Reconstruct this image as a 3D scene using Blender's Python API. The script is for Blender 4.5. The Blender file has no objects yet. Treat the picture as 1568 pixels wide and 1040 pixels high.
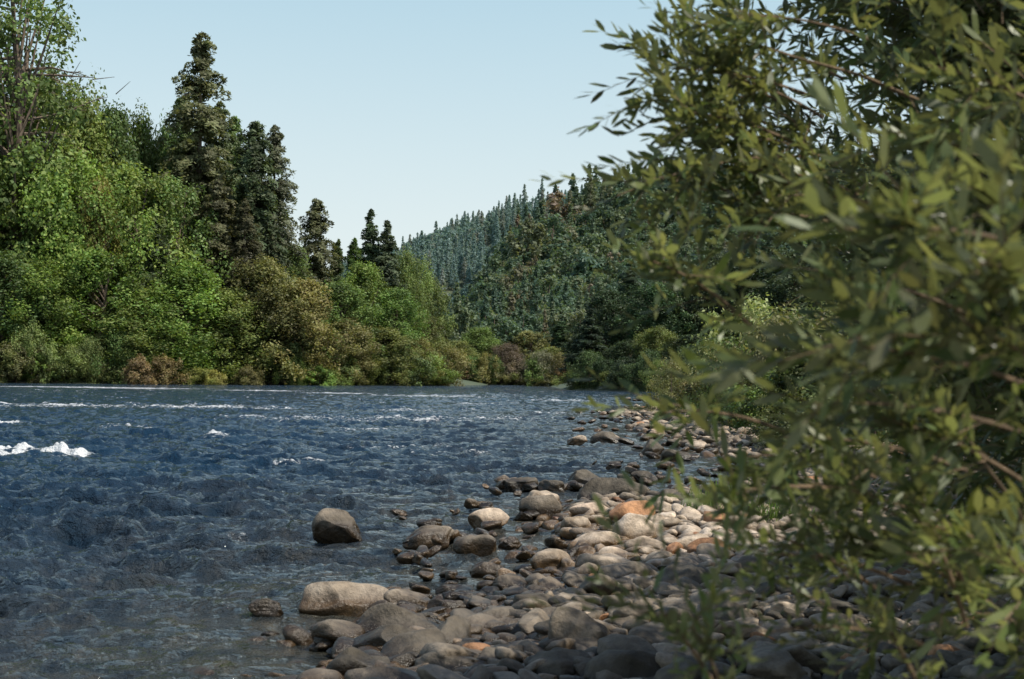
import bpy, math, random
import numpy as np
from mathutils import Matrix, Vector

rng = np.random.default_rng(11)
random.seed(5)
F=2178.0; CX,CY=784.0,520.0; CAMH=1.4
PITCH=math.radians(1.53); ROLL=math.radians(0.7)
M=(Matrix.Rotation(math.pi/2+PITCH,4,'X')@Matrix.Rotation(ROLL,4,'Z'))
M3=M.to_3x3()
def ray(u,v): return M3@Vector(((u-CX)/F,-(v-CY)/F,-1))
def G(u,v,z=0.0):
    d=ray(u,v); t=(z-CAMH)/d.z
    return np.array([d.x*t,d.y*t,z])
def At(u,v,y):
    d=ray(u,v); t=y/d.y
    return np.array([d.x*t,y,CAMH+d.z*t])
scene=bpy.context.scene
def link(o): scene.collection.objects.link(o); return o

# ---------------------------------------------------------------- mesh utils
def build(name,V,polys,mats=(),attrs=None,smooth=False,midx=None):
    me=bpy.data.meshes.new(name)
    V=np.ascontiguousarray(V,dtype=np.float32)
    me.vertices.add(len(V)); me.vertices.foreach_set('co',V.ravel())
    polys=[np.asarray(p,dtype=np.int32) for p in polys if len(p)]
    loops=np.concatenate([p.ravel() for p in polys])
    sizes=np.concatenate([np.full(len(p),p.shape[1],dtype=np.int32) for p in polys])
    me.loops.add(len(loops)); me.loops.foreach_set('vertex_index',loops)
    me.polygons.add(len(sizes))
    starts=np.concatenate([[0],np.cumsum(sizes)[:-1]]).astype(np.int32)
    me.polygons.foreach_set('loop_start',starts)
    if midx is not None: me.polygons.foreach_set('material_index',np.asarray(midx,dtype=np.int32))
    me.polygons.foreach_set('use_smooth',np.full(len(sizes),smooth))
    for m in mats: me.materials.append(m)
    if attrs:
        for k,a in attrs.items():
            at=me.attributes.new(k,'FLOAT','POINT'); at.data.foreach_set('value',np.ascontiguousarray(a,dtype=np.float32))
    me.update(calc_edges=True)
    return me
def obj(name,me,loc=(0,0,0),rz=0,sc=(1,1,1),color=None):
    o=bpy.data.objects.new(name,me); o.location=loc; o.rotation_euler=(0,0,rz); o.scale=sc
    if color is not None: o.color=(*color,1)
    return link(o)
def norm(a): return a/np.maximum(np.linalg.norm(a,axis=-1,keepdims=True),1e-9)

class Geo:
    def __init__(s): s.V=[];s.Q=[];s.T=[];s.qm=[];s.tm=[];s.A=[];s.n=0
    def add(s,V,Q=None,T=None,mat=0,tint=1.0):
        V=np.asarray(V).reshape(-1,3); s.V.append(V)
        s.A.append(np.full(len(V),tint) if np.isscalar(tint) else np.asarray(tint))
        if Q is not None and len(Q): s.Q.append(np.asarray(Q)+s.n); s.qm.append(np.full(len(Q),mat))
        if T is not None and len(T): s.T.append(np.asarray(T)+s.n); s.tm.append(np.full(len(T),mat))
        s.n+=len(V)
    def mesh(s,name,mats,smooth=False):
        P=[];m=[]
        if s.Q: P.append(np.concatenate(s.Q)); m.append(np.concatenate(s.qm))
        if s.T: P.append(np.concatenate(s.T)); m.append(np.concatenate(s.tm))
        return build(name,np.concatenate(s.V),P,mats,{'tint':np.concatenate(s.A)},smooth,np.concatenate(m))
def tube(g,P,R,sides=6,mat=0,tint=1.0):
    P=np.asarray(P,float); k=len(P); R=np.asarray(R)
    D=norm(np.gradient(P,axis=0)); ref=np.array([0.31,0.17,0.93]) if abs(D[0][2])<0.8 else np.array([0.9,0.3,0.1])
    a=norm(np.cross(D,ref)); b=np.cross(D,a)
    th=np.linspace(0,2*math.pi,sides,endpoint=False)
    V=P[:,None,:]+R[:,None,None]*(np.cos(th)[None,:,None]*a[:,None,:]+np.sin(th)[None,:,None]*b[:,None,:])
    Q=[]
    for i in range(k-1):
        for j in range(sides):
            j2=(j+1)%sides
            Q.append((i*sides+j,i*sides+j2,(i+1)*sides+j2,(i+1)*sides+j))
    g.add(V,Q=Q,mat=mat,tint=tint)
def cards(g,C,N,S,asp,tint,mat=1):
    n=len(C); N=norm(N)
    t=norm(np.cross(N,rng.normal(size=(n,3)))); b=np.cross(N,t)
    S=np.asarray(S).reshape(-1,1)
    k=rng.uniform(-.35,.35,(n,1))
    V=np.stack([C+t*S,C+b*S*asp+t*S*k,C-t*S,C-b*S*asp-t*S*k],1)
    Q=np.arange(4*n).reshape(n,4)
    g.add(V.reshape(-1,3),Q=Q,mat=mat,tint=np.repeat(tint,4))

_tab=rng.random((256,256))
def vn(x,y):
    xi=np.floor(x).astype(int); yi=np.floor(y).astype(int); fx=x-xi; fy=y-yi
    fx=fx*fx*(3-2*fx); fy=fy*fy*(3-2*fy)
    a=_tab[xi&255,yi&255]; b=_tab[(xi+1)&255,yi&255]; c=_tab[xi&255,(yi+1)&255]; d=_tab[(xi+1)&255,(yi+1)&255]
    return (a*(1-fx)+b*fx)*(1-fy)+(c*(1-fx)+d*fx)*fy
def fbm(x,y,o=4):
    s=0;a=1;t=0
    for i in range(o): s=s+a*vn(x*2**i+17*i,y*2**i+31*i); t+=a; a*=.5
    return s/t
def sstep(a,b,x):
    t=np.clip((x-a)/(b-a),0,1); return t*t*(3-2*t)

# ---------------------------------------------------------------- materials
def newmat(name):
    m=bpy.data.materials.new(name); m.use_nodes=True
    nt=m.node_tree; nt.nodes.clear(); out=nt.nodes.new('ShaderNodeOutputMaterial')
    return m,nt,out
def N(nt,t,**k):
    n=nt.nodes.new(t)
    for a,b in k.items(): setattr(n,a,b)
    return n
def mth(nt,op,a,b=None,c=None,clamp=False):
    n=nt.nodes.new('ShaderNodeMath'); n.operation=op; n.use_clamp=clamp
    for i,x in enumerate([a,b,c]):
        if x is None: continue
        if isinstance(x,(int,float)): n.inputs[i].default_value=x
        else: nt.links.new(x,n.inputs[i])
    return n.outputs[0]
def mixc(nt,f,a,b,bt='MIX'):
    n=nt.nodes.new('ShaderNodeMix'); n.data_type='RGBA'; n.blend_type=bt
    for i,x in ((0,f),(6,a),(7,b)):
        if isinstance(x,(int,float)): n.inputs[i].default_value=x
        elif isinstance(x,tuple): n.inputs[i].default_value=(*x,1) if len(x)==3 else x
        else: nt.links.new(x,n.inputs[i])
    return n.outputs[2]
def ramp(nt,fac,stops,interp='LINEAR'):
    n=nt.nodes.new('ShaderNodeValToRGB'); cr=n.color_ramp; cr.interpolation=interp
    while len(cr.elements)<len(stops): cr.elements.new(.5)
    for e,(p,c) in zip(cr.elements,stops): e.position=p; e.color=(*c,1)
    nt.links.new(fac,n.inputs[0]); return n.outputs[0]

def foliage_mat(name,stops=None,lo=.45,hi=1.35,transl=.3,rough=.55,spec=.3,back=None):
    m,nt,out=newmat(name); L=nt.links.new
    oi=N(nt,'ShaderNodeObjectInfo')
    col=ramp(nt,oi.outputs['Random'],stops) if stops else oi.outputs['Color']
    at=N(nt,'ShaderNodeAttribute',attribute_name='tint')
    if back:
        gg=N(nt,'ShaderNodeNewGeometry'); col=mixc(nt,gg.outputs['Backfacing'],col,back)
    f=mth(nt,'MULTIPLY_ADD',at.outputs['Fac'],hi-lo,lo)
    sc=nt.nodes.new('ShaderNodeVectorMath'); sc.operation='SCALE'; L(col,sc.inputs[0]); L(f,sc.inputs[3])
    hs=N(nt,'ShaderNodeHueSaturation'); L(sc.outputs[0],hs.inputs['Color'])
    fr=mth(nt,'FRACT',mth(nt,'MULTIPLY',at.outputs['Fac'],37.7))
    L(mth(nt,'MULTIPLY_ADD',fr,.05,.470),hs.inputs['Hue'])
    p=N(nt,'ShaderNodeBsdfPrincipled'); p.inputs['Roughness'].default_value=rough; p.inputs['Specular IOR Level'].default_value=spec
    L(hs.outputs[0],p.inputs['Base Color'])
    tr=N(nt,'ShaderNodeBsdfTranslucent'); tc=mixc(nt,1.0,hs.outputs[0],(1.4,1.4,.65),'MULTIPLY'); L(tc,tr.inputs['Color'])
    mx=N(nt,'ShaderNodeMixShader'); mx.inputs[0].default_value=transl; L(p.outputs[0],mx.inputs[1]); L(tr.outputs[0],mx.inputs[2])
    L(mx.outputs[0],out.inputs[0]); return m
def bark_mat(name,c1,c2,scale=6):
    m,nt,out=newmat(name); L=nt.links.new
    tc=N(nt,'ShaderNodeTexCoord'); mp=N(nt,'ShaderNodeMapping'); mp.inputs['Scale'].default_value=(1,1,.2); L(tc.outputs['Object'],mp.inputs[0])
    no=N(nt,'ShaderNodeTexNoise'); no.inputs['Scale'].default_value=scale; no.inputs['Detail'].default_value=5; L(mp.outputs[0],no.inputs['Vector'])
    p=N(nt,'ShaderNodeBsdfPrincipled'); p.inputs['Roughness'].default_value=.9
    L(ramp(nt,no.outputs[0],[(.35,c1),(.65,c2)]),p.inputs['Base Color'])
    b=N(nt,'ShaderNodeBump'); b.inputs['Strength'].default_value=.5; b.inputs['Distance'].default_value=.02; L(no.outputs[0],b.inputs['Height']); L(b.outputs[0],p.inputs['Normal'])
    L(p.outputs[0],out.inputs[0]); return m
bark=bark_mat('bark',(.06,.045,.035),(.20,.15,.11))
twigm=bark_mat('twig_bark',(.08,.055,.03),(.22,.15,.09),30)
fol_obj=foliage_mat('tree_foliage',lo=.30,hi=1.65)
fol_hill=foliage_mat('hill_foliage',[(0,(.080,.132,.095)),(.4,(.102,.158,.102)),(.7,(.135,.18,.105)),(.92,(.165,.18,.11)),(1,(.21,.165,.12))],lo=.55,hi=1.3,transl=.35)  # aerial haze painted in: lifted base colours, low contrast
fol_wood=foliage_mat('woods_foliage',[(0,(.055,.09,.045)),(.45,(.075,.115,.050)),(.75,(.10,.135,.055)),(1,(.14,.135,.06))])
fol_ridge=foliage_mat('hazed_ridge_foliage',[(0,(.17,.26,.27)),(.5,(.19,.28,.28)),(.85,(.21,.29,.28)),(1,(.26,.28,.26))],lo=.75,hi=1.2,transl=.35)  # stronger distance haze painted into these pale blue-green foliage colours
fol_shrub=foliage_mat('shrub_foliage',[(0,(.11,.16,.05)),(.35,(.15,.19,.065)),(.6,(.19,.21,.08)),(.8,(.21,.21,.09)),(1,(.22,.18,.08))])

# ---------------------------------------------------------------- river plan
near=[(505,1040),(560,965),(690,912),(780,895),(860,870),(885,835),(850,803),(880,775),(960,762),(1080,752),(1150,737),(1140,706),(1060,690),(1030,672),(960,656),(1000,642),(920,635),(1060,616)]
R=[(-8,-400),(-4,-12),(-1.6,0),(-1.1,4)]+[tuple(G(*p)[:2]) for p in near]+[(17,128),(45,122),(400,100)]
R+=[(400,135),(60,150),(22,152),(13,162),(7,172),(6.5,235),(4,262),(-4,262),(-10.5,228),(-18,206),(-30,196),(-41,188),(-52,176),(-63,171),(-120,140),(-300,70),(-500,-400)]
R=np.array(R,float)
def sdist(x,y):
    shp=x.shape; x=x.ravel(); y=y.ravel()
    d=np.full(x.shape,1e18); ins=np.zeros(x.shape,bool)
    n=len(R)
    for i in range(n):
        ax,ay=R[i]; bx,by=R[(i+1)%n]; ex,ey=bx-ax,by-ay
        t=np.clip(((x-ax)*ex+(y-ay)*ey)/(ex*ex+ey*ey),0,1)
        d=np.minimum(d,(x-ax-t*ex)**2+(y-ay-t*ey)**2)
        c=((ay>y)!=(by>y))
        xx=ex*(y-ay)/(ey if abs(ey)>1e-9 else 1e-9)+ax
        ins^=(c&(x<xx))
    d=np.sqrt(d); return np.where(ins,-d,d).reshape(shp)
un=np.array([560,600,650,700,750,790,850,900,950,1000,1100,1250,1400,1600,2000])
vn_=np.array([578,575,560,510,425,356,336,312,292,276,262,248,238,230,240])
uf=np.array([0,300,450,560,620,690,750,800,900,1100,1600])
vf=np.array([560,520,450,404,380,352,334,324,304,296,296])
def hill(x,y):
    ys=np.maximum(y,60.); u=CX+F*x/ys
    eln=(578-np.interp(u,un,vn_))/F; elf=(578-np.interp(u,uf,vf))/F
    wob=(fbm(x/90.+5,y/90.+9,3)-.5)
    Hn=np.maximum(eln*650-16,0)*sstep(290,660,y+wob*160)*(1-.75*sstep(680,1000,y))
    Hf=np.maximum(elf*1300-16,0)*sstep(850,1300,y+wob*150)*(1-.6*sstep(1350,2000,y))
    return np.maximum(Hn,Hf)
def ground(x,y,sd=None):
    x=np.asarray(x,float); y=np.asarray(y,float)
    if sd is None: sd=sdist(x,y)
    nearb=1-sstep(80,120,np.hypot(x,y))
    slope=.055*nearb+.25*(1-nearb)
    mx=1.6*nearb+3.*(1-nearb)
    up=mx*(1-np.exp(-np.maximum(sd,0)*slope/mx))
    dn=-1.6*(1-np.exp(-np.maximum(-sd,0)*.12/1.6))
    nz=(fbm(x*1.3,y*1.3,3)-.5)*.06*nearb
    return np.where(sd>0,up,dn)+nz+hill(x,y)-.03

def polar(angles,radii):
    A,Rr=np.meshgrid(angles,radii)
    X=Rr*np.sin(A); Y=Rr*np.cos(A)
    nr,na=X.shape
    i=np.arange(nr-1)[:,None]*na+np.arange(na)[None,:]
    i2=np.arange(nr-1)[:,None]*na+(np.arange(na)[None,:]+1)%na
    Q=np.stack([i,i2,i2+na,i+na],-1).reshape(-1,4)[:,::-1]
    return X,Y,Q
ang=np.radians(np.concatenate([np.linspace(-27,27,420),np.linspace(27,333,100)[1:-1]]))
rad=np.concatenate([[.01],np.geomspace(1,4500,420)])
X,Y,Q=polar(ang,rad)
Z=ground(X,Y)
m,nt,out=newmat('ground_material'); L=nt.links.new
geo=N(nt,'ShaderNodeNewGeometry'); sp=N(nt,'ShaderNodeSeparateXYZ'); L(geo.outputs['Position'],sp.inputs[0])
no=N(nt,'ShaderNodeTexNoise'); no.inputs['Scale'].default_value=9; no.inputs['Detail'].default_value=8; L(geo.outputs['Position'],no.inputs['Vector'])
no2=N(nt,'ShaderNodeTexNoise'); no2.inputs['Scale'].default_value=.05; no2.inputs['Detail'].default_value=6; L(geo.outputs['Position'],no2.inputs['Vector'])
c1=ramp(nt,no.outputs[0],[(.3,(.05,.042,.033)),(.7,(.18,.15,.12))])
c2=ramp(nt,no2.outputs[0],[(.35,(.05,.08,.05)),(.6,(.08,.10,.06)),(.75,(.12,.11,.07))])
f=mth(nt,'DIVIDE',mth(nt,'SUBTRACT',sp.outputs[1],70.),80.,clamp=True)
p=N(nt,'ShaderNodeBsdfPrincipled'); p.inputs['Roughness'].default_value=.95; L(mixc(nt,f,c1,c2),p.inputs['Base Color'])
b=N(nt,'ShaderNodeBump'); b.inputs['Distance'].default_value=.05; L(no.outputs[0],b.inputs['Height']); L(b.outputs[0],p.inputs['Normal'])
L(p.outputs[0],out.inputs[0])
obj('ground',build('ground',np.stack([X,Y,Z],-1).reshape(-1,3),[Q],[m],smooth=True))

# ---------------------------------------------------------------- water
ang=np.radians(np.concatenate([np.linspace(-23,23,1200),np.linspace(23,337,120)[1:-1]]))
rad=np.concatenate([[.01],np.geomspace(4,700,1500)])
X,Y,Q=polar(ang,rad)
sd=sdist(X,Y); rr=np.hypot(X,Y)
grid=rr*math.log(700/4)/1500
wx=X+.7*(fbm(X*1.0,Y*1.0,4)-.5)*2; wy=Y+.7*(fbm(X*1.0+50,Y*1.0+20,4)-.5)*2
H=np.zeros_like(X)
for k in range(60):
    lam=.11*(14**(k/59.)); th=rng.normal(1.45,.6)
    a=lam*(.0205 if lam<.6 else .0125)
    w=sstep(2.0,4.0,lam/grid)
    ph=2*math.pi*(wx*math.cos(th)+wy*math.sin(th))/lam+rng.uniform(0,6.28)
    H+=w*a*(1-2*np.abs(np.sin(ph/2))**1.1)
patch=fbm(X*.30+3,Y*.6,4)
calm=.30+.70*sstep(.2,3.5,-sd)*(.35+1.2*patch)
H*=calm
rap=np.zeros_like(X)
spots=[(60,688,1.0,.55,1.0),(110,690,.55,.4,.95),(20,682,.6,.5,.95),(-5,645,.8,.9,.9),(-60,690,1.2,.7,1.),(440,702,.5,.40,.70),(480,698,.5,.3,.62),(215,797,.5,.25,.46),(370,803,.3,.22,.46),(60,620,2.5,2.5,.58),(420,625,2.,2.,.56),(200,650,1.2,1.2,.54),(330,665,1.,1.,.52),(560,655,1.2,1.2,.50),(620,628,2.,2.,.55),(730,618,3,3,.52),(840,632,1.5,2,.48),
(130,593,16,7,.64),(40,592,9,6,.60),(220,595,7,6,.62),(400,598,7,6,.60),(520,602,6,6,.56),(660,606,7,7,.58),(860,613,4,6,.52),(620,680,2.4,1.4,.47),(500,640,5,5,.48),(790,640,3,4,.46),(650,640,5,5,.48),(300,622,7,5,.54),(100,620,7,5,.55),(700,690,1.5,1.2,.44)]
for (u,v,ax,ay,s) in spots:
    c=G(u,v); q=((X-c[0])/ax)**2+((Y-c[1])/ay)**2
    rap=np.maximum(rap,s*np.exp(-q*.9))
chop=fbm(X*2.6,Y*3.1,4); chop2=fbm(X*8,Y*8,3)
near_=1-sstep(50,90,rr)
H+=rap*near_*((chop-.40)*.30+(chop2-.5)*.20)
foam_glint=np.maximum(rap,.17*sstep(8,30,rr)*sstep(1.5,7,-sd)+.10*sstep(25,70,rr)+.04*sstep(70,110,rr))  # scattered flecks are whitecaps and also painted stand-ins for sparkle on the water
foam_glint+=np.clip(H*1.9,-.12,.16)*sstep(1,5,-sd)
depth=np.clip(-sd/9.,0,1)
m,nt,out=newmat('river_water'); L=nt.links.new
geo=N(nt,'ShaderNodeNewGeometry')
def noise(scale,detail,st=(1,1,1),rough=.55,dist=0):
    mp=N(nt,'ShaderNodeMapping'); mp.inputs['Scale'].default_value=st; L(geo.outputs['Position'],mp.inputs[0])
    n=N(nt,'ShaderNodeTexNoise'); n.inputs['Scale'].default_value=scale; n.inputs['Detail'].default_value=detail; n.inputs['Roughness'].default_value=rough; n.inputs['Distortion'].default_value=dist
    L(mp.outputs[0],n.inputs['Vector']); return n.outputs[0]
dp=N(nt,'ShaderNodeAttribute',attribute_name='depth').outputs['Fac']
fo=N(nt,'ShaderNodeAttribute',attribute_name='foam_glint').outputs['Fac']
bed=ramp(nt,noise(3.5,5,dist=.5),[(.3,(.012,.014,.011)),(.55,(.045,.040,.025)),(.75,(.09,.075,.045))])
deep=ramp(nt,noise(.25,3),[(.3,(.005,.022,.048)),(.7,(.008,.034,.068))])
base=mixc(nt,mth(nt,'POWER',dp,.6),bed,deep)
fn=mth(nt,'ADD',mth(nt,'MULTIPLY',noise(1.5,4,(.8,1,1),.7),.45),mth(nt,'MULTIPLY',noise(8,5,(.8,1,1),.75),.55))
fm=mth(nt,'MULTIPLY',mth(nt,'SUBTRACT',mth(nt,'MULTIPLY_ADD',fo,.42,fn),.685),11.,clamp=True)
base=mixc(nt,fm,base,(.8,.82,.83))
p=N(nt,'ShaderNodeBsdfPrincipled'); p.inputs['IOR'].default_value=1.33
L(base,p.inputs['Base Color']); L(mth(nt,'MULTIPLY_ADD',fm,.6,.035),p.inputs['Roughness'])
n1=noise(1.8,3,(.8,1.6,1),.6); n2=noise(6.5,4,(.8,1.5,1),.68); n3=noise(24,3,(1,1.2,1),.65)
hh=mth(nt,'ADD',mth(nt,'ADD',mth(nt,'MULTIPLY',n1,.16),mth(nt,'MULTIPLY',n2,.19)),mth(nt,'MULTIPLY',n3,.050))
cm=mth(nt,'MULTIPLY_ADD',mth(nt,'POWER',dp,.5),.7,.3)
hh=mth(nt,'MULTIPLY',hh,cm)
b=N(nt,'ShaderNodeBump'); b.inputs['Distance'].default_value=1.0; L(hh,b.inputs['Height']); L(b.outputs[0],p.inputs['Normal'])
L(p.outputs[0],out.inputs[0])
obj('river_water',build('river_water',np.stack([X,Y,H],-1).reshape(-1,3),[Q],[m],{'depth':depth.ravel(),'foam_glint':foam_glint.ravel()},smooth=True))

# ---------------------------------------------------------------- rocks
m,nt,out=newmat('river_rock'); L=nt.links.new
geo=N(nt,'ShaderNodeNewGeometry'); sp=N(nt,'ShaderNodeSeparateXYZ'); L(geo.outputs['Position'],sp.inputs[0])
at=N(nt,'ShaderNodeAttribute',attribute_name='tint').outputs['Fac']
col=ramp(nt,at,[(0,(.09,.078,.060)),(.25,(.20,.17,.135)),(.5,(.36,.30,.235)),(.72,(.52,.425,.335)),(.88,(.66,.56,.46)),(.94,(.44,.24,.13)),(1,(.50,.26,.13))])
n1=noise(14,8,rough=.65); n2=noise(60,4); n3=noise(4,4)
col=mixc(nt,1.0,col,ramp(nt,n1,[(.28,(.45,.43,.40)),(.5,(.9,.9,.9)),(.7,(1.25,1.22,1.18))]),'MULTIPLY')
col=mixc(nt,.85,col,ramp(nt,n3,[(.35,(.46,.41,.33)),(.6,(1.1,1.08,1.05))]),'MULTIPLY')
wet=mth(nt,'SUBTRACT',1.,mth(nt,'MULTIPLY',mth(nt,'SUBTRACT',mth(nt,'MULTIPLY_ADD',n3,.10,sp.outputs[2]),.105),14.,clamp=True),clamp=True)
col=mixc(nt,wet,col,mixc(nt,1.,col,(.26,.20,.13),'MULTIPLY'))
p=N(nt,'ShaderNodeBsdfPrincipled'); L(col,p.inputs['Base Color']); L(mth(nt,'MULTIPLY_ADD',wet,-.55,.8),p.inputs['Roughness'])
b=N(nt,'ShaderNodeBump'); b.inputs['Distance'].default_value=.025; b.inputs['Strength'].default_value=.8; L(mth(nt,'MULTIPLY_ADD',n2,.3,n1),b.inputs['Height']); L(b.outputs[0],p.inputs['Normal'])
L(p.outputs[0],out.inputs[0]); rockm=m

import bmesh
def ico(s):
    bm=bmesh.new(); bmesh.ops.create_icosphere(bm,subdivisions=s,radius=1)
    V=np.array([v.co[:] for v in bm.verts]); T=np.array([[v.index for v in f.verts] for f in bm.faces]); bm.free(); return V,T
def stone(V,rough=.12,nf=7):
    D=V.copy(); r=rng
    p=r.uniform(2.0,2.8)
    s=(np.abs(D)**p).sum(1)**(-1/p); out=D*s[:,None]
    disp=np.zeros(len(V))
    for k in range(10):
        f=r.normal(size=3)*(1.3+k*.5); disp+=np.sin(D@f+r.uniform(0,6.28))*rough/(1+k*.3)
    for k in range(nf):
        n=norm(r.normal(size=3)); c=r.uniform(.60,.88); q=out@n
        out=out-np.maximum(q-c,0)[:,None]*n*.9
    out=out*(1+disp*.7)[:,None]
    return out
def rots(n,tilt):
    yaw=rng.uniform(0,6.28,n); ax=rng.normal(0,tilt,n); ay=rng.normal(0,tilt,n)
    cz,sz=np.cos(yaw),np.sin(yaw); o=np.zeros(n); i=np.ones(n)
    Rz=np.stack([cz,-sz,o,sz,cz,o,o,o,i],-1).reshape(n,3,3)
    Rx=np.stack([i,o,o,o,np.cos(ax),-np.sin(ax),o,np.sin(ax),np.cos(ax)],-1).reshape(n,3,3)
    Ry=np.stack([np.cos(ay),o,np.sin(ay),o,i,o,-np.sin(ay),o,np.cos(ay)],-1).reshape(n,3,3)
    return Rx@Ry@Rz
def stones(name,P,S,tint,sub):
    V0,T0=ico(sub); B=np.stack([stone(V0,.09) for _ in range(30)])
    n=len(P); idx=rng.integers(0,30,n)
    sc=np.stack([S,S*rng.uniform(.55,.9,n),S*rng.uniform(.28,.52,n)],-1)
    V=B[idx]*sc[:,None,:]; V=np.einsum('nij,nkj->nki',rots(n,.28),V)+P[:,None,:]
    nv=len(V0); T=(T0[None]+(np.arange(n)*nv)[:,None,None]).reshape(-1,3)
    return obj(name,build(name,V.reshape(-1,3),[T],[rockm],{'tint':np.repeat(tint,nv)},smooth=True))
def jgrid(x0,x1,y0,y1,s,jit=.45):
    a,b_=np.meshgrid(np.arange(x0,x1,s),np.arange(y0,y1,s)); a=a.ravel();b_=b_.ravel()
    return a+rng.uniform(-jit,jit,a.shape)*s,b_+rng.uniform(-jit,jit,a.shape)*s
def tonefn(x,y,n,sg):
    # darker, wet stones in the low foreground; sunlit patch painted in as paler tint
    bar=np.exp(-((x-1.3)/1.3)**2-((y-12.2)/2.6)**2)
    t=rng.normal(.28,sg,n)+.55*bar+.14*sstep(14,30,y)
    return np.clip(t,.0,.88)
def bank(x0,x1,y0,y1,s,smin,smax,sub,name,lift=.12,wet=.35,wd=1.1):
    x,y=jgrid(x0,x1,y0,y1,s); sd=sdist(x,y)
    keep=(sd>-.05)|((sd>-wd)&(rng.random(len(x))<wet*(1+sd/wd)))
    keep&=(x<y*.60+1.6)
    x,y,sd=x[keep],y[keep],sd[keep]
    S=rng.uniform(0,1,len(x))**2.2*(smax-smin)+smin
    z=ground(x,y,sd)+S*lift+rng.uniform(-.01,.025,len(x))
    z=np.where(sd<0,np.minimum(z,-.02+rng.uniform(-.05,.02,len(x))),z)
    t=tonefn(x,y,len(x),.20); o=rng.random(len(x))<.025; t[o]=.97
    return stones(name,np.stack([x,y,z],-1),S,t,sub)
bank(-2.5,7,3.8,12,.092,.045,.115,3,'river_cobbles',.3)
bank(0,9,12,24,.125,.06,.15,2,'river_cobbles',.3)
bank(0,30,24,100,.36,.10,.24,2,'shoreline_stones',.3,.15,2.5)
x,y=jgrid(-2,7,3.8,22,.5); sd=sdist(x,y); k=(sd>.15)&(rng.random(len(x))<.40); x,y,sd=x[k],y[k],sd[k]
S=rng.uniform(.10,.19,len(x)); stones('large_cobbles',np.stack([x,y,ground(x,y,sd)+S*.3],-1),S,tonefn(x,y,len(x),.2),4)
x,y=jgrid(-1.3,1.3,6,9.8,.36); sd=sdist(x,y); k=(sd>-.15)&(rng.random(len(x))<.6); x,y,sd=x[k],y[k],sd[k]
S=rng.uniform(.13,.22,len(x)); stones('large_cobbles',np.stack([x,y,ground(x,y,sd)+S*.25],-1),S,np.clip(rng.normal(.16,.14,len(x)),0,.6),4)
Pl=[];Sl=[]
for (u0,u1,v0,v1,n,w0,w1) in [(600,880,770,915,66,14,44),(740,900,735,800,20,14,36),(900,1150,668,735,44,10,34),(870,1010,630,660,24,8,24),(960,1080,612,632,60,5,16),(560,740,905,990,16,20,50),(480,560,960,1040,5,20,40),(850,1100,735,765,30,14,34)]:
    for _ in range(n):
        P=G(rng.uniform(u0,u1),rng.uniform(v0,v1)); w=rng.uniform(w0,w1)/F*P[1]/2; P[2]=rng.uniform(-.05,.30)*w; Pl.append(P); Sl.append(w)
stones('shallows_stones',np.array(Pl),np.array(Sl),np.clip(rng.normal(.3,.25,len(Pl)),.0,.88),3)

V4,T4=ico(5)
bl=[(522,934,132,42,.50),(622,934,72,28,.4),(400,936,56,24,.10),(518,818,66,38,.2),(612,980,136,50,.10),(592,1004,118,42,.05),(552,1046,110,56,.0),
(888,1000,98,70,.22),(880,1036,62,34,.6),(692,1038,105,40,.10),(712,974,92,34,.25),(830,792,64,36,.25),(830,775,50,22,.6),(797,748,54,22,.05),(846,750,44,18,.05),(892,744,46,24,.05),
(945,768,96,38,.08),(966,802,76,38,.97),(905,796,60,26,.9),(746,806,60,24,.7),(660,830,74,22,.3),(728,842,60,26,.2),(745,879,46,18,.3),(792,902,42,22,.2),
(842,872,64,28,.6),(886,818,52,24,.8),(972,832,66,42,.80),(924,882,90,32,.6),(884,678,30,10,.7),(932,676,44,16,.1),(1000,694,32,20,.05),(1036,704,40,18,.05),
(1006,668,24,14,.9),(736,775,42,10,.3),(690,910,48,16,.1),(700,925,60,20,.1),(680,940,60,24,.2),(640,972,60,24,.05),(760,1030,70,34,.15),(735,1046,80,30,.1),
(620,1030,70,30,.05),(985,738,44,16,.05),(940,716,22,9,.05),(1062,850,60,28,.8),(1090,860,70,34,.97),(1010,878,66,22,.88),(880,900,60,22,.3),(945,900,70,22,.5),
(505,985,46,12,.0),(665,800,22,6,.2),(780,835,34,14,.2),(1150,890,80,34,.25),(1040,905,70,26,.3),(800,960,80,30,.1),(975,965,90,34,.2),(880,945,70,26,.2),(830,905,40,16,.3),
(1000,850,70,26,.86),(1050,880,70,26,.88),(1000,812,50,22,.7),(915,842,80,26,.88),(950,862,60,20,.88)]
for i,(u,v,w,h,t) in enumerate(bl):
    P=G(u,v,0)
    for _ in range(3):
        gz=max(0.,float(ground(np.array([P[0]]),np.array([P[1]]))[0])); P=G(u,v,gz)
    d=P[1]; a=w/F*d/2; hh_=h/F*d*.85; b_=a*random.uniform(.45,.65)
    zc=hh_*.15; c=hh_*.85/.85
    V=stone(V4,.10,7)*np.array([a,b_,c])*np.array([1.12,1.1,1.0])
    me=build('boulder',V,[T4],[rockm],{'tint':np.full(len(V),t)},smooth=True)
    o=obj('boulder',me,(P[0],P[1]+b_*.8,gz+zc),random.uniform(-.25,.25)); o.rotation_euler[1]=random.uniform(-.10,.10)

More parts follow.
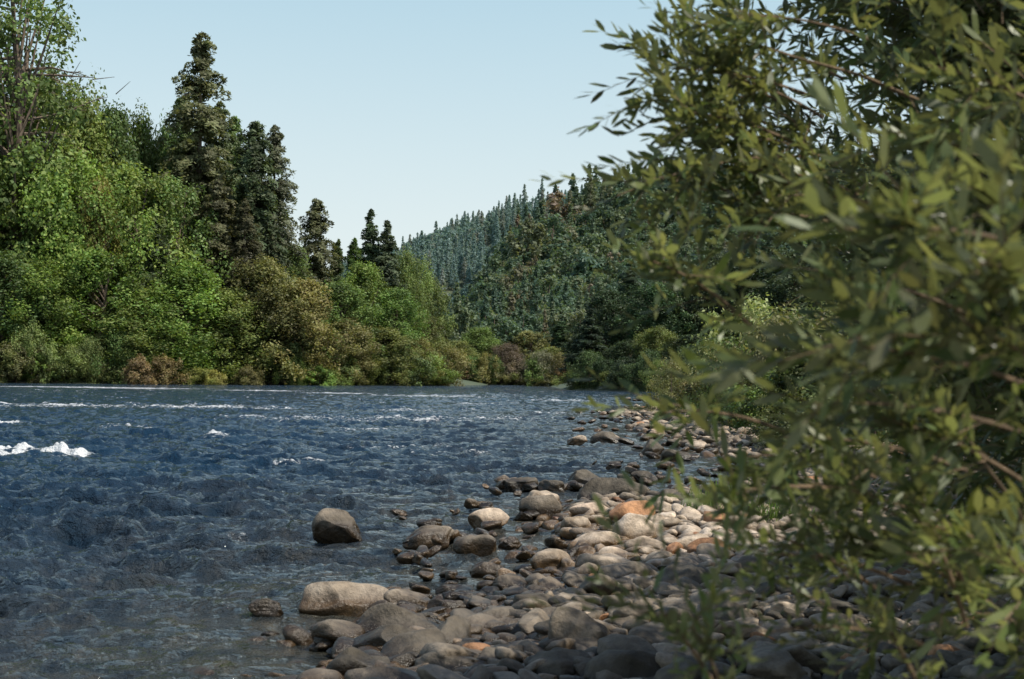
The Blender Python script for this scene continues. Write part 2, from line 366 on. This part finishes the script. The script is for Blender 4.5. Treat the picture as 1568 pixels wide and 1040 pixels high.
# ---------------------------------------------------------------- trees
def broadleaf(name,H,W,n,seed,mat,z0=.04,size=.3,K=90,shape=.55,flat=1.0,dead=0):
    global rng; rng=np.random.default_rng(seed); g=Geo()
    k=9; zz=np.linspace(0,H*.93,k); wob=np.cumsum(rng.normal(0,H*.008,(k,2)),0)
    tp=np.column_stack([wob,zz]); tube(g,tp,np.linspace(H*.014,H*.002,k)+.01,7,0)
    z=rng.uniform(z0,1,K)**.9
    prof=np.where(z<shape,.62+.38*np.sin(z/shape*math.pi/2),np.sqrt(np.maximum(1-((z-shape)/(1-shape))**2.2,0.0)))
    th=rng.uniform(0,6.283,K); lob=1+.22*np.sin(2*th+rng.uniform(0,6))+.15*np.sin(3*th+z*9)
    rr_=W/2*prof*np.sqrt(rng.uniform(.12,1,K))*lob*rng.uniform(.72,1.2,K)
    C=np.column_stack([rr_*np.cos(th),rr_*np.sin(th),z*H*.95])
    Rc=W*rng.uniform(.045,.13,K)
    for i in range(0,K,3):
        s=np.array([np.interp(C[i,2]*.7,tp[:,2],tp[:,0]),np.interp(C[i,2]*.7,tp[:,2],tp[:,1]),C[i,2]*.7])
        mid=(s+C[i])/2+np.array([0,0,-.03*H*rng.random()]); tube(g,[s,mid,C[i]],[H*.005,H*.003,H*.001],4,0)
    for i in range(dead):   # bare limbs sticking out of the crown
        zz_=H*rng.uniform(.45,.9); a=rng.uniform(0,6.28); l=W*rng.uniform(.45,.75)
        s=np.array([0,0,zz_]); d=np.array([math.cos(a),math.sin(a),rng.uniform(-.1,.35)])
        pts=[s,s+d*l*.5+rng.normal(0,.4,3),s+d*l+rng.normal(0,.5,3)]; tube(g,pts,[H*.004,H*.0025,H*.0007],4,0)
        for j in range(6):
            q=rng.uniform(.35,1); p0=s+d*l*q; tube(g,[p0,p0+norm(d+rng.normal(0,.7,3))*l*rng.uniform(.12,.3)],[H*.0014,H*.0005],3,0)
    w=Rc**2; cnt=(n*w/w.sum()).astype(int)
    idx=np.repeat(np.arange(K),cnt); m_=len(idx)
    D=norm(rng.normal(size=(m_,3))+np.array([0,0,.25]))
    r=Rc[idx]*rng.uniform(.3,1.35,m_)**.7*(1+.35*np.sin(D@rng.normal(size=3)*5+idx))
    P=C[idx]+D*r[:,None]*np.array([1.05,1.05,1.35*flat])
    outw=norm(P-np.array([0,0,H*.45])); Nn=D*.55+outw*.35+rng.normal(size=(m_,3))*.55
    ct=rng.uniform(0,.75,K); t=np.clip(ct[idx]+rng.uniform(0,.35,m_)+.1*D[:,2],0,1)
    P[:,2]=np.maximum(P[:,2],0.1)
    cards(g,P,Nn,size*rng.uniform(.6,1.35,m_),.6,t)
    return g.mesh(name,[bark,mat])
def conifer(name,H,W,n,seed,mat,size=.3,pw=.75,droop=.25,gap=.15,base=.05,lmp=.07):
    global rng; rng=np.random.default_rng(seed); g=Geo()
    tube(g,[[0,0,0],[0,0,H*.5],[0,0,H*.99]],[H*.012,H*.007,.03],7,0)
    nb=int(H*8); z=np.sort(rng.uniform(base,1,nb)**.85)
    th=rng.uniform(0,6.283,nb)
    lump=1+lmp*np.sin(z*23+seed+th)+lmp*np.sin(z*41+seed*2-th*2)
    Ln=W/2*((1-z)**pw+.035)*lump*rng.uniform(.5,1.2,nb)
    Ln*=np.where(rng.random(nb)<gap,.4,1)
    cnt=np.maximum((n*(Ln+.02*W)/(Ln+.02*W).sum()).astype(int),4)
    idx=np.repeat(np.arange(nb),cnt); m_=len(idx)
    s=rng.uniform(.06,1,m_)**.6
    up=.35*(z>.8)
    x=s*Ln[idx]; zz=z[idx]*H*.985+x*(.12+up[idx])-droop*x*s*1.3
    side=rng.normal(0,1,m_)*(.13*Ln[idx]*(1.15-s)+.15); hang=-np.abs(rng.normal(0,.7,m_))*(.4+Ln[idx]*.16)
    ct,st=np.cos(th)[idx],np.sin(th)[idx]
    P=np.column_stack([x*ct-side*st,x*st+side*ct,zz+hang])
    P[:,2]=np.maximum(P[:,2],.1)
    Nn=np.column_stack([ct*.8,st*.8,np.full(m_,.45)])+rng.normal(size=(m_,3))*.45
    bt=rng.uniform(.0,.7,nb); t=np.clip(bt[idx]+rng.uniform(0,.3,m_),0,1)
    cards(g,P,Nn,size*rng.uniform(.6,1.4,m_),.38,t)
    for i in range(0,nb,2):
        e=np.array([Ln[i]*.9*math.cos(th[i]),Ln[i]*.9*math.sin(th[i]),z[i]*H*.985-droop*Ln[i]*.8])
        tube(g,[[0,0,z[i]*H*.985],e],[H*.0015,.01],3,0)
    return g.mesh(name,[bark,mat])
BL=[broadleaf('broadleaf_a',30,15,26000,1,fol_obj,size=.27,K=170),broadleaf('broadleaf_b',30,13,24000,2,fol_obj,size=.25,K=190,shape=.4),
    broadleaf('broadleaf_c',30,18,30000,3,fol_obj,size=.27,K=200,shape=.6),broadleaf('broadleaf_d',30,14,20000,4,fol_obj,size=.26,K=130,shape=.35)]
SH=[broadleaf('shrub_a',10,10,9000,31,fol_obj,size=.2,K=70,z0=0,shape=.35),broadleaf('shrub_b',10,11,9000,32,fol_obj,size=.19,K=80,z0=0,shape=.5),broadleaf('shrub_c',10,9,9000,33,fol_obj,size=.2,K=50,z0=0,shape=.3)]
CO=[conifer('conifer_a',50,13,38000,5,fol_obj,size=.29,pw=.55,droop=.45,gap=.3),conifer('conifer_b',40,12,30000,6,fol_obj,size=.28,pw=.50,droop=.45,gap=.25),
    conifer('conifer_c',35,10,24000,7,fol_obj,size=.28,pw=.75,droop=.35),conifer('conifer_d',35,12,24000,8,fol_obj,size=.28,pw=.85,droop=.2,gap=.1)]
SPARSE=broadleaf('sparse_tree',50,16,13000,9,fol_obj,size=.30,K=150,shape=.7,dead=14)
G1=(.155,.225,.058);G2=(.11,.17,.055);G3=(.075,.115,.05);O=(.185,.185,.07);OG=(.15,.19,.06);RU=(.23,.16,.08);DK=(.05,.075,.04)
def yh(u): return 578+(u-CX)*math.tan(ROLL)
def plant(kind,u,topv,w,d,col,name=None,var=None):
    bx=(u-CX)/F*d
    gz=float(ground(np.array([bx]),np.array([d]))[0])
    H=CAMH+(yh(u)-topv)/F*d-gz; W=w/F*d
    lst={'b':BL,'s':SH,'c':CO,'x':[SPARSE]}[kind]
    dims={'b':[(30,15),(30,13),(30,18),(30,14)],'s':[(10,10),(10,11),(10,9)],'c':[(50,12),(40,11),(35,10),(35,11)],'x':[(50,16)]}[kind]
    i=random.randrange(len(lst)) if var is None else var
    h0,w0=dims[i]; nm=name or {'b':'broadleaf_tree','s':'riverside_shrub','c':'conifer_tree','x':'cottonwood_tree'}[kind]
    j=[random.uniform(.9,1.1) for _ in range(3)]; br=random.uniform(.75,1.2)
    obj(nm,lst[i],(bx,d,gz-.2),random.uniform(0,6.28),(W/w0*1.05,W/w0*1.05,H/h0*1.01),[c*q*br for c,q in zip(col,j)])
CN=(.13,.155,.08)
L_=[('x',15,-150,210,188,OG),('b',70,105,150,205,G2),('b',118,150,130,200,G1),('b',165,158,110,204,G2),('b',210,178,95,208,G1),('b',245,192,80,210,G2),
('c',300,42,175,204,CN,0),('c',272,140,110,214,G2,1),('c',330,150,120,208,CN,0),('c',352,172,110,212,G2,1),('c',385,180,140,200,(.10,.125,.07),1),('c',416,186,120,204,(.11,.135,.075),0),
('b',442,372,80,205,G2),('c',481,300,105,218,(.12,.15,.07),1),('c',515,362,80,222,G2,2),('c',565,316,105,224,G3,3),('c',590,334,115,222,(.10,.13,.07),3),('c',540,360,90,218,G2,2),
('b',622,386,70,232,OG),('b',655,425,66,240,OG),('b',30,230,170,188,G1),('b',120,245,160,186,G1),('b',200,250,150,190,G1),('b',262,270,130,193,G2),
('c',330,270,130,196,(.14,.155,.075),1),('b',400,392,120,192,O),('b',466,425,110,194,O),('b',520,430,100,205,G2),('b',560,400,90,214,G1),('b',605,440,90,214,G2),('b',645,480,70,222,O),
('b',5,390,140,178,G2),('b',75,400,130,179,G1),('b',150,380,140,181,G1),('b',215,440,120,183,OG),('b',285,400,150,187,G1),('b',352,440,120,190,OG),('b',415,470,110,193,G2),('b',478,480,100,198,OG),
('b',535,490,90,202,O),('b',590,500,90,208,OG),('b',636,515,66,215,O),('b',676,520,50,228,OG),('b',-60,100,200,195,G2),('b',-140,180,200,180,G1),('b',-230,240,200,170,G2),('b',150,270,70,185,(.24,.24,.06)),
('c',235,330,90,187,G3,1),('c',60,250,110,187,G3,1),('c',372,300,90,194,(.12,.13,.07),0)]
for t in L_: plant(t[0],t[1],t[2],t[3],t[4],t[5],var=t[6] if len(t)>6 else None)
for t in [('b',700,520,60,266,O),('b',735,500,70,280,OG),('b',775,525,60,275,(.17,.15,.11)),('b',810,505,70,285,O),('b',845,530,60,275,OG),('c',860,490,70,290,G3),('c',720,475,70,300,G3),('b',760,490,60,310,G2),('b',830,485,70,320,G2),
 ('c',905,470,95,176,DK),('b',890,510,60,178,DK),('b',930,440,90,186,DK),('c',965,405,110,190,DK),('b',1000,430,100,180,G3),('c',1030,395,100,195,DK),('b',1060,420,100,185,DK),('b',1105,385,110,180,G3),('b',1010,500,70,168,OG),('b',965,520,70,172,DK),('b',1060,510,80,165,DK),
 ('b',1150,390,120,178,DK),('b',1210,380,130,170,DK),('b',1280,360,150,170,DK),('b',1370,350,160,170,DK),('b',1470,340,170,170,DK),('b',1570,340,170,170,DK)]:
    plant(t[0],t[1],t[2],t[3],t[4],t[5])
random.seed(8)
u=-20
while u<690:
    d=float(np.interp(u,[0,200,300,450,600,690],[169.5,178,187,195,207,224]))+1.5
    c=random.choice([G1,G2,OG,O,G1,OG])
    plant('s',u,random.uniform(495,560),random.uniform(50,90),d,c); u+=random.uniform(16,32)
for (u,v,w,d,c) in [(215,545,60,172,(.22,.17,.08)),(250,545,60,173,(.22,.18,.08)),(300,562,50,180,(.25,.25,.08)),(325,566,50,182,(.26,.26,.09)),(450,545,40,190,G1),(490,560,60,192,(.19,.25,.07)),(505,566,50,193,(.19,.26,.07)),(380,560,50,184,O)]:
    plant('s',u,v,w,d,c)
for u in range(690,885,11): plant('s',u,random.uniform(535,572),random.uniform(34,54),262.4 if u<815 else 240,random.choice([O,OG,OG,G2,O,RU,(.17,.15,.11)]))
for u in range(885,1120,18): plant('s',u,random.uniform(530,570),random.uniform(40,60),float(np.interp(u,[880,960,1060,1120],[174,165,153,152])),random.choice([DK,G3,G3,OG]))
for (u,v,w,d,c) in [(1155,462,190,44,(.20,.23,.09)),(1105,530,100,50,(.20,.22,.09)),(1090,575,60,52,(.2,.22,.08)),(1210,480,170,38,(.16,.20,.075)),(1185,560,130,34,(.14,.18,.065)),(1140,600,90,38,(.16,.19,.07)),(1260,520,200,28,(.11,.14,.055)),(1220,620,140,27,(.10,.13,.05))]:
    plant('s',u,v,w,d,c)

# instanced forest masses
def srccoll(name,meshes):
    c=bpy.data.collections.new(name)
    for i,me in enumerate(meshes):
        o=bpy.data.objects.new(f'{me.name}',me); c.objects.link(o)
    return c
hc=[conifer(f'hill_conifer_{i}',24,8.5,1700,40+i,fol_hill,size=.55,pw=.8,droop=.3,base=.05) for i in range(5)]
hb=[broadleaf(f'hill_tree_{i}',18,12,1700,50+i,fol_hill,size=.55,K=40,shape=.5) for i in range(4)]
def recol(me,name,mat):
    m2=me.copy(); m2.name=name; m2.materials[1]=mat; return m2
hill_src=srccoll('hill_tree_variants',hc+hb)
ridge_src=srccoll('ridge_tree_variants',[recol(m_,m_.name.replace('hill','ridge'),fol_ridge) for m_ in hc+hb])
wood_src=srccoll('wood_tree_variants',[recol(m_,m_.name.replace('hill','wood'),fol_wood) for m_ in hc+hb])
sh=[broadleaf(f'bank_shrub_{i}',4,5,5000,60+i,fol_shrub,size=.085,K=55,z0=0,shape=.4) for i in range(3)]
shrub_src=srccoll('bank_shrub_variants',sh)
def scatter(name,P,S,I,coll):
    me=bpy.data.meshes.new(name); me.from_pydata([tuple(p) for p in P],[],[])
    a=me.attributes.new('sc','FLOAT_VECTOR','POINT'); a.data.foreach_set('vector',np.asarray(S,dtype=np.float32).ravel())
    a=me.attributes.new('rot','FLOAT_VECTOR','POINT'); r=np.zeros((len(P),3),np.float32); r[:,2]=rng.uniform(0,6.28,len(P)); a.data.foreach_set('vector',r.ravel())
    a=me.attributes.new('idx','INT','POINT'); a.data.foreach_set('value',np.asarray(I,dtype=np.int32))
    o=obj(name,me)
    gn=bpy.data.node_groups.new(name+'_nodes','GeometryNodeTree')
    gn.interface.new_socket('Geometry',in_out='INPUT',socket_type='NodeSocketGeometry'); gn.interface.new_socket('Geometry',in_out='OUTPUT',socket_type='NodeSocketGeometry')
    gi=gn.nodes.new('NodeGroupInput'); go=gn.nodes.new('NodeGroupOutput'); ip=gn.nodes.new('GeometryNodeInstanceOnPoints')
    ci=gn.nodes.new('GeometryNodeCollectionInfo'); ci.inputs[0].default_value=coll; ci.inputs['Separate Children'].default_value=True; ci.inputs['Reset Children'].default_value=True
    def na(n,t): x=gn.nodes.new('GeometryNodeInputNamedAttribute'); x.data_type=t; x.inputs['Name'].default_value=n; return x.outputs[0]
    er=gn.nodes.new('FunctionNodeEulerToRotation')
    lk=gn.links.new; lk(gi.outputs[0],ip.inputs['Points']); lk(ci.outputs[0],ip.inputs['Instance']); ip.inputs['Pick Instance'].default_value=True
    lk(na('idx','INT'),ip.inputs['Instance Index']); lk(na('rot','FLOAT_VECTOR'),er.inputs[0]); lk(er.outputs[0],ip.inputs['Rotation']); lk(na('sc','FLOAT_VECTOR'),ip.inputs['Scale'])
    lk(ip.outputs[0],go.inputs[0])
    md=o.modifiers.new('scatter','NODES'); md.node_group=gn
    return o
rng=np.random.default_rng(99)
def forest(name,y0,y1,s,t0,t1,conf,smin,smax,src):
    x,y=jgrid(t0*y1,t1*y1,y0,y1,s); k=(x/y>t0)&(x/y<t1); x,y=x[k],y[k]
    sd=sdist(x,y); k=sd>6; x,y,sd=x[k],y[k],sd[k]
    z=ground(x,y,sd)
    patch=fbm(x/70.,y/70.,3); isc=rng.random(len(x))<conf+(patch-.5)*1.4
    I=np.where(isc,rng.integers(0,5,len(x)),5+rng.integers(0,4,len(x)))
    s_=rng.uniform(smin,smax,len(x))*np.where(rng.random(len(x))<.07,1.3,1)*np.interp(y,[285,600],[.62,.9])
    S=np.stack([s_*rng.uniform(.9,1.35,len(x)),s_*rng.uniform(.9,1.35,len(x)),s_],-1)
    return scatter(name,np.stack([x,y,z-.3],-1),S,I,src)
forest('hillside_forest',285,780,5.8,-.14,.52,.40,.55,1.2,hill_src)
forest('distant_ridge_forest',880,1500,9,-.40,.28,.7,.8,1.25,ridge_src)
x,y=jgrid(-260,0,200,330,8.); k=(x/y<-.07)&(y>np.interp(x/y,[-.4,-.1,-.05],[205,235,262])); x,y=x[k],y[k]
top=np.interp(CX+F*x/y,[0,200,300,420,440,500,600,680],[180,230,230,300,430,430,460,540]); hgt=(578-top)/F*y-2
S=hgt/22*rng.uniform(.8,1.05,len(x)); S=np.clip(S,.3,1.9)
scatter('left_bank_woods',np.stack([x,y,ground(x,y)-.3],-1),np.stack([S*.9,S*.9,S],-1),rng.integers(0,9,len(x)),wood_src)
x,y=jgrid(4,60,26,128,2.6); sd=sdist(x,y); k=(sd>2.2)&(x<y*.55+4); x,y,sd=x[k],y[k],sd[k]
S=rng.uniform(.55,1.0,len(x))*np.interp(sd,[2,8,20],[.5,1.,1.5])
scatter('right_bank_shrubs',np.stack([x,y,ground(x,y,sd)-.1],-1),np.stack([S,S,S*rng.uniform(.8,1.3,len(x))],-1),rng.integers(0,3,len(x)),shrub_src)

# ---------------------------------------------------------------- foreground willow bushes
leafm=foliage_mat('willow_leaf',[(0,(.094,.122,.038)),(1,(.094,.122,.038))],lo=.35,hi=1.65,transl=.36,rough=.42,spec=.5,back=(.17,.185,.10))
def leaves(g,P,D,Ln,Wd,tint):
    n=len(P); D=norm(D); up=np.tile([0,0,1.],(n,1))+rng.normal(0,.55,(n,3))
    S=norm(np.cross(D,up)); Nn=np.cross(S,D)
    L1=Ln[:,None]; W1=Wd[:,None]; c=rng.uniform(-.06,.2,(n,1))
    V=np.stack([P,P+D*L1*.32+S*W1*.46-Nn*L1*.03,P+D*L1*.32-S*W1*.46-Nn*L1*.03,P+D*L1*.72+S*W1*.42-Nn*L1*c*.5,P+D*L1*.72-S*W1*.42-Nn*L1*c*.5,P+D*L1-Nn*L1*c],1)
    o=(np.arange(n)*6)[:,None]
    Qd=o+np.array([[1,3,4,2]]); T=np.concatenate([o+np.array([[0,1,2]]),o+np.array([[3,5,4]])])
    g.add(V.reshape(-1,3),Q=Qd,T=T,mat=1,tint=np.repeat(tint,6))
def twigs(g,P,D,Ln,k,leaf,stem=True):
    n=len(P); D=norm(D); s=np.tile(np.linspace(.12,1,k),(n,1))
    a=norm(np.cross(D,rng.normal(size=(n,3)))); b_=np.cross(D,a)
    bend=rng.normal(0,.12,(n,1,1))*a[:,None,:]+np.array([0,0,-.10])
    pos=P[:,None,:]+D[:,None,:]*(s*Ln[:,None])[...,None]+bend*(s**2*Ln[:,None])[...,None]
    ph=np.arange(k)[None,:]*2.4+rng.uniform(0,6.28,(n,1))
    rad_=a[:,None,:]*np.cos(ph)[...,None]+b_[:,None,:]*np.sin(ph)[...,None]
    fw=rng.uniform(.55,1.1,(n,k,1)); ld=D[:,None,:]*fw+rad_*.75*(1.1-s*.7)[...,None]+np.array([0,0,.12])
    tb=rng.uniform(0,.6,(n,1))+rng.uniform(0,.4,(n,k))
    ll=leaf*rng.uniform(.65,1.2,(n,k))
    leaves(g,pos.reshape(-1,3),ld.reshape(-1,3),ll.ravel(),(ll*rng.uniform(.22,.31,(n,k))).ravel(),tb.ravel())
    if stem:
        w=leaf*.024; p0=P; p1=pos[:,k//2]; p2=pos[:,-1]
        V=np.stack([p0+a*w,p0-a*w*.5+b_*w*.8,p0-a*w*.5-b_*w*.8,p1+a*w*.7,p1-a*w*.4+b_*w*.6,p1-a*w*.4-b_*w*.6,p2,p2+a*w*.2,p2+b_*w*.2],1)
        o=(np.arange(n)*9)[:,None]; Qs=np.concatenate([o+np.array([q]) for q in ([0,1,4,3],[1,2,5,4],[2,0,3,5],[3,4,7,6],[4,5,8,7],[5,3,6,8])])
        g.add(V.reshape(-1,3),Q=Qs,mat=0)
def ellip(g,c,r,n,k,leaf,ln,root,stems=10):
    c=np.array(c,float); r=np.array(r,float)
    D=norm(rng.normal(size=(n,3))); rr_=rng.uniform(.08,1,n)**.5
    lob=1+.18*np.sin(D[:,0]*5+1)+.16*np.sin(D[:,2]*6+D[:,1]*4)
    P=c+D*r*(rr_*lob)[:,None]
    keep=P[:,2]>.3; P=P[keep]; D=D[keep]
    dd=D*.8+rng.normal(size=P.shape)*.5+np.array([0,0,.25])
    twigs(g,P,dd,rng.uniform(ln*.6,ln*1.3,len(P)),k,leaf)
    for i in range(stems):
        e=c+norm(rng.normal(size=3)+np.array([0,0,.5]))*r*.7; s=np.array(root)+rng.normal(0,.15,3)*np.array([1,1,0])
        t=np.linspace(0,1,8)[:,None]; mid=(s+e)/2+np.array([0,0,.25])*np.linalg.norm(e-s)*.5
        pts=(1-t)**2*s+2*t*(1-t)*mid+t*t*e+rng.normal(0,.02,(8,3)); tube(g,pts,np.linspace(.018,.004,8),5,0)
g=Geo(); root=(2.9,4.9,.15)
ellip(g,(2.85,5.0,2.15),(1.62,1.7,1.75),5800,18,.064,.34,root,7)
ellip(g,(2.25,4.2,2.95),(1.35,1.2,1.0),5000,18,.062,.32,root,3)
ellip(g,(2.0,3.5,1.45),(.85,.9,.8),1500,18,.060,.30,(2.3,3.9,.15),3)
ellip(g,(1.72,2.75,1.9),(.80,.75,.78),850,18,.058,.28,(2.3,3.9,.15),2)
ellip(g,(3.6,4.2,3.3),(1.7,1.7,1.2),2200,16,.065,.34,root,3)  # unseen crown beyond the frame, added to shade the near bank
def spray(g,tip,base,k=5,leaf=.055,n=26,sag=.04):
    tip=np.array(tip);base=np.array(base); Ld=np.linalg.norm(tip-base); t=np.linspace(0,1,10)[:,None]
    mid=(tip+base)/2+np.array([0,0,sag*Ld*2]); pts=(1-t)**2*base+2*t*(1-t)*mid+t*t*tip
    tube(g,pts,np.linspace(.0045,.0012,10),5,0)
    d=norm(tip-base); h0=base+(tip-base)*.45+np.array([0,0,sag*Ld*.95])
    twigs(g,np.array([h0]),np.array([tip-h0]),np.array([Ld*.55]),n,leaf,False)
    q=rng.uniform(.05,.92,k); p=(1-q[:,None])**2*base+2*q[:,None]*(1-q[:,None])*mid+q[:,None]**2*tip
    dirs=d*.8+rng.normal(size=(k,3))*.42
    twigs(g,p,dirs,rng.uniform(.10,.26,k),14,leaf)
SP=[(955,150,3.2,1230,210,3.5),(1000,105,3.1,1250,150,3.4),(1050,50,3.2,1290,120,3.5),(1110,25,3.0,1330,60,3.3),(985,75,3.4,1200,160,3.6),(1030,170,3.0,1240,230,3.3),(1080,110,3.1,1260,180,3.4),(1090,200,3.2,1280,250,3.4),(1060,130,3.4,1240,200,3.7),
(945,300,2.9,1230,240,3.3),(1000,245,3.1,1230,260,3.4),(1060,290,3.2,1260,320,3.4),(1120,330,3.0,1300,350,3.3),(1000,400,2.5,1150,500,2.8),(1150,260,3.1,1320,300,3.3),
(1290,335,1.7,1600,430,1.9),(1330,350,1.6,1640,400,1.8),(1265,530,1.75,1600,600,1.9),(1300,515,1.7,1610,560,1.9),(1440,480,1.6,1700,640,1.8),(1200,620,1.9,1560,660,2.1),(1200,670,2.2,1480,720,2.4),
(1010,632,2.6,1200,660,2.9),(1110,760,2.3,1330,760,2.6),(1105,800,2.2,1340,900,2.5),(1170,850,2.2,1400,900,2.5),(1010,935,1.9,1110,1080,2.1),(1060,960,1.85,1120,1100,2.1),
(1140,700,2.6,1340,730,2.9),(1170,740,2.8,1380,790,3.0),(1210,800,2.6,1420,860,2.8),
(1320,905,1.9,1420,1080,2.1),(1180,968,2.1,1420,990,2.4),(1480,400,1.5,1700,480,1.7),(1500,300,1.9,1700,360,2.0),(1240,740,2.2,1500,830,2.4),(1390,720,2.0,1480,960,2.2),(1520,830,1.9,1640,980,2.1),(1190,300,2.8,1400,330,3.),(1290,820,2.3,1500,900,2.5),(1440,880,2.2,1600,1000,2.4),
(1350,640,2.0,1600,760,2.2),(1400,800,2.0,1640,900,2.2),(1240,420,2.3,1480,480,2.5),(1350,200,2.3,1600,280,2.5),(1420,100,2.2,1660,200,2.4)]
for (u1,v1,d1,u2,v2,d2) in SP:
    kk=12 if d1>2.3 else 8
    if 560<v1<900 and u1<1250: kk=5
    spray(g,At(u1,v1,d1),At(u2,v2,d2),k=kk,leaf=.052 if v1<900 else .035)
for a_,b_ in [((1205,84,2.9),(1420,160,3.2)),((1385,760,2.1),(1480,900,2.2)),((1500,700,2.2),(1600,860,2.3))]:
    tube(g,[At(*a_),(At(*a_)+At(*b_))/2+np.array([0,0,.012]),At(*b_)],[.002,.004,.005],6,0)
me=g.mesh('willow_bush',[twigm,leafm]); obj('willow_bush',me)
g=Geo()
ellip(g,(4.9,8.3,2.1),(2.5,2.0,2.3),5000,15,.085,.42,(5,8.4,.2),8)
ellip(g,(5.7,8.6,3.9),(2.0,1.7,1.5),2400,15,.085,.42,(5,8.4,.2),4)  # unseen upper crown, added and sized for the shadow it casts on the stones
obj('willow_bush',g.mesh('willow_bush_b',[twigm,leafm]))
g=Geo()
ellip(g,(7.6,14.5,2.3),(3.0,3.2,2.4),3400,14,.12,.55,(7,14.5,.2),8)
ellip(g,(8.6,21,2.3),(3.4,3.6,2.6),2800,14,.13,.6,(8,21,.2),8)
obj('willow_bush',g.mesh('willow_bush_c',[twigm,leafm]))
g=Geo()
for (u,v,n) in [(1105,782,260),(1190,800,200),(1120,760,120)]:
    c=G(u,v,.1); P=c+rng.normal(0,1,(n,3))*np.array([.16,.12,0]); h=rng.uniform(.12,.32,n)[:,None]; D=norm(rng.normal(0,.28,(n,3))+np.array([0,0,1])); s=norm(np.cross(D,rng.normal(size=(n,3))))*.005
    V=np.stack([P-s,P+s,P+D*h*.6+s*.7,P+D*h*.6-s*.7,P+D*h+rng.normal(0,.03,(n,3))],1); o=(np.arange(n)*5)[:,None]
    g.add(V.reshape(-1,3),Q=o+np.array([[0,1,2,3]]),T=o+np.array([[3,2,4]]),mat=1,tint=np.repeat(rng.random(n),5))
gm=foliage_mat('grass_blades',[(0,(.12,.20,.04)),(1,(.12,.20,.04))])
obj('grass',g.mesh('grass',[twigm,gm]))

# ---------------------------------------------------------------- light, sky, camera
EL=math.radians(54); AZ=math.radians(22)
s=Vector((math.cos(EL)*math.cos(AZ),-math.cos(EL)*math.sin(AZ),math.sin(EL)))
sun=bpy.data.lights.new('sun','SUN'); sun.energy=5.0; sun.angle=math.radians(.53); sun.color=(1,.94,.82)
so=link(bpy.data.objects.new('sun',sun)); so.rotation_euler=s.to_track_quat('Z','Y').to_euler(); so.location=(30,-10,40)
w=bpy.data.worlds.new('World'); scene.world=w; w.use_nodes=True; nt=w.node_tree
bg=nt.nodes['Background']; sk=nt.nodes.new('ShaderNodeTexSky'); sk.sky_type='NISHITA'; sk.sun_disc=False
sk.sun_elevation=EL; sk.sun_rotation=math.atan2(s.x,s.y); sk.air_density=1.0; sk.dust_density=1.5; sk.ozone_density=1.0
# summer haze: whitens the sky towards the horizon
tc=nt.nodes.new('ShaderNodeTexCoord'); sx=nt.nodes.new('ShaderNodeSeparateXYZ'); nt.links.new(tc.outputs['Generated'],sx.inputs[0])
up=mth(nt,'MAXIMUM',sx.outputs[2],0.)
hz=ramp(nt,up,[(0,(.95,)*3),(.15,(.88,)*3),(.32,(.72,)*3),(.6,(.25,)*3),(1,(.05,)*3)])
hcol=ramp(nt,up,[(0,(.57,.61,.60)),(.08,(.54,.60,.60)),(.27,(.36,.51,.57)),(.6,(.17,.30,.44)),(1,(.12,.24,.40))])
hv=nt.nodes.new('ShaderNodeVectorMath'); hv.operation='SCALE'; hv.inputs[3].default_value=10.; nt.links.new(hcol,hv.inputs[0])
skc=mixc(nt,hz,sk.outputs[0],hv.outputs[0])
nt.links.new(skc,bg.inputs[0]); bg.inputs[1].default_value=.148
cam=bpy.data.cameras.new('camera'); co=link(bpy.data.objects.new('camera',cam)); scene.camera=co
cam.lens=50; cam.sensor_width=36; cam.clip_start=.05; cam.clip_end=8000
co.matrix_world=Matrix.Translation((0,0,CAMH))@M
cam.dof.use_dof=True; cam.dof.focus_distance=22; cam.dof.aperture_fstop=7.0
scene.view_settings.view_transform='Standard'; scene.view_settings.look='None'; scene.view_settings.exposure=0
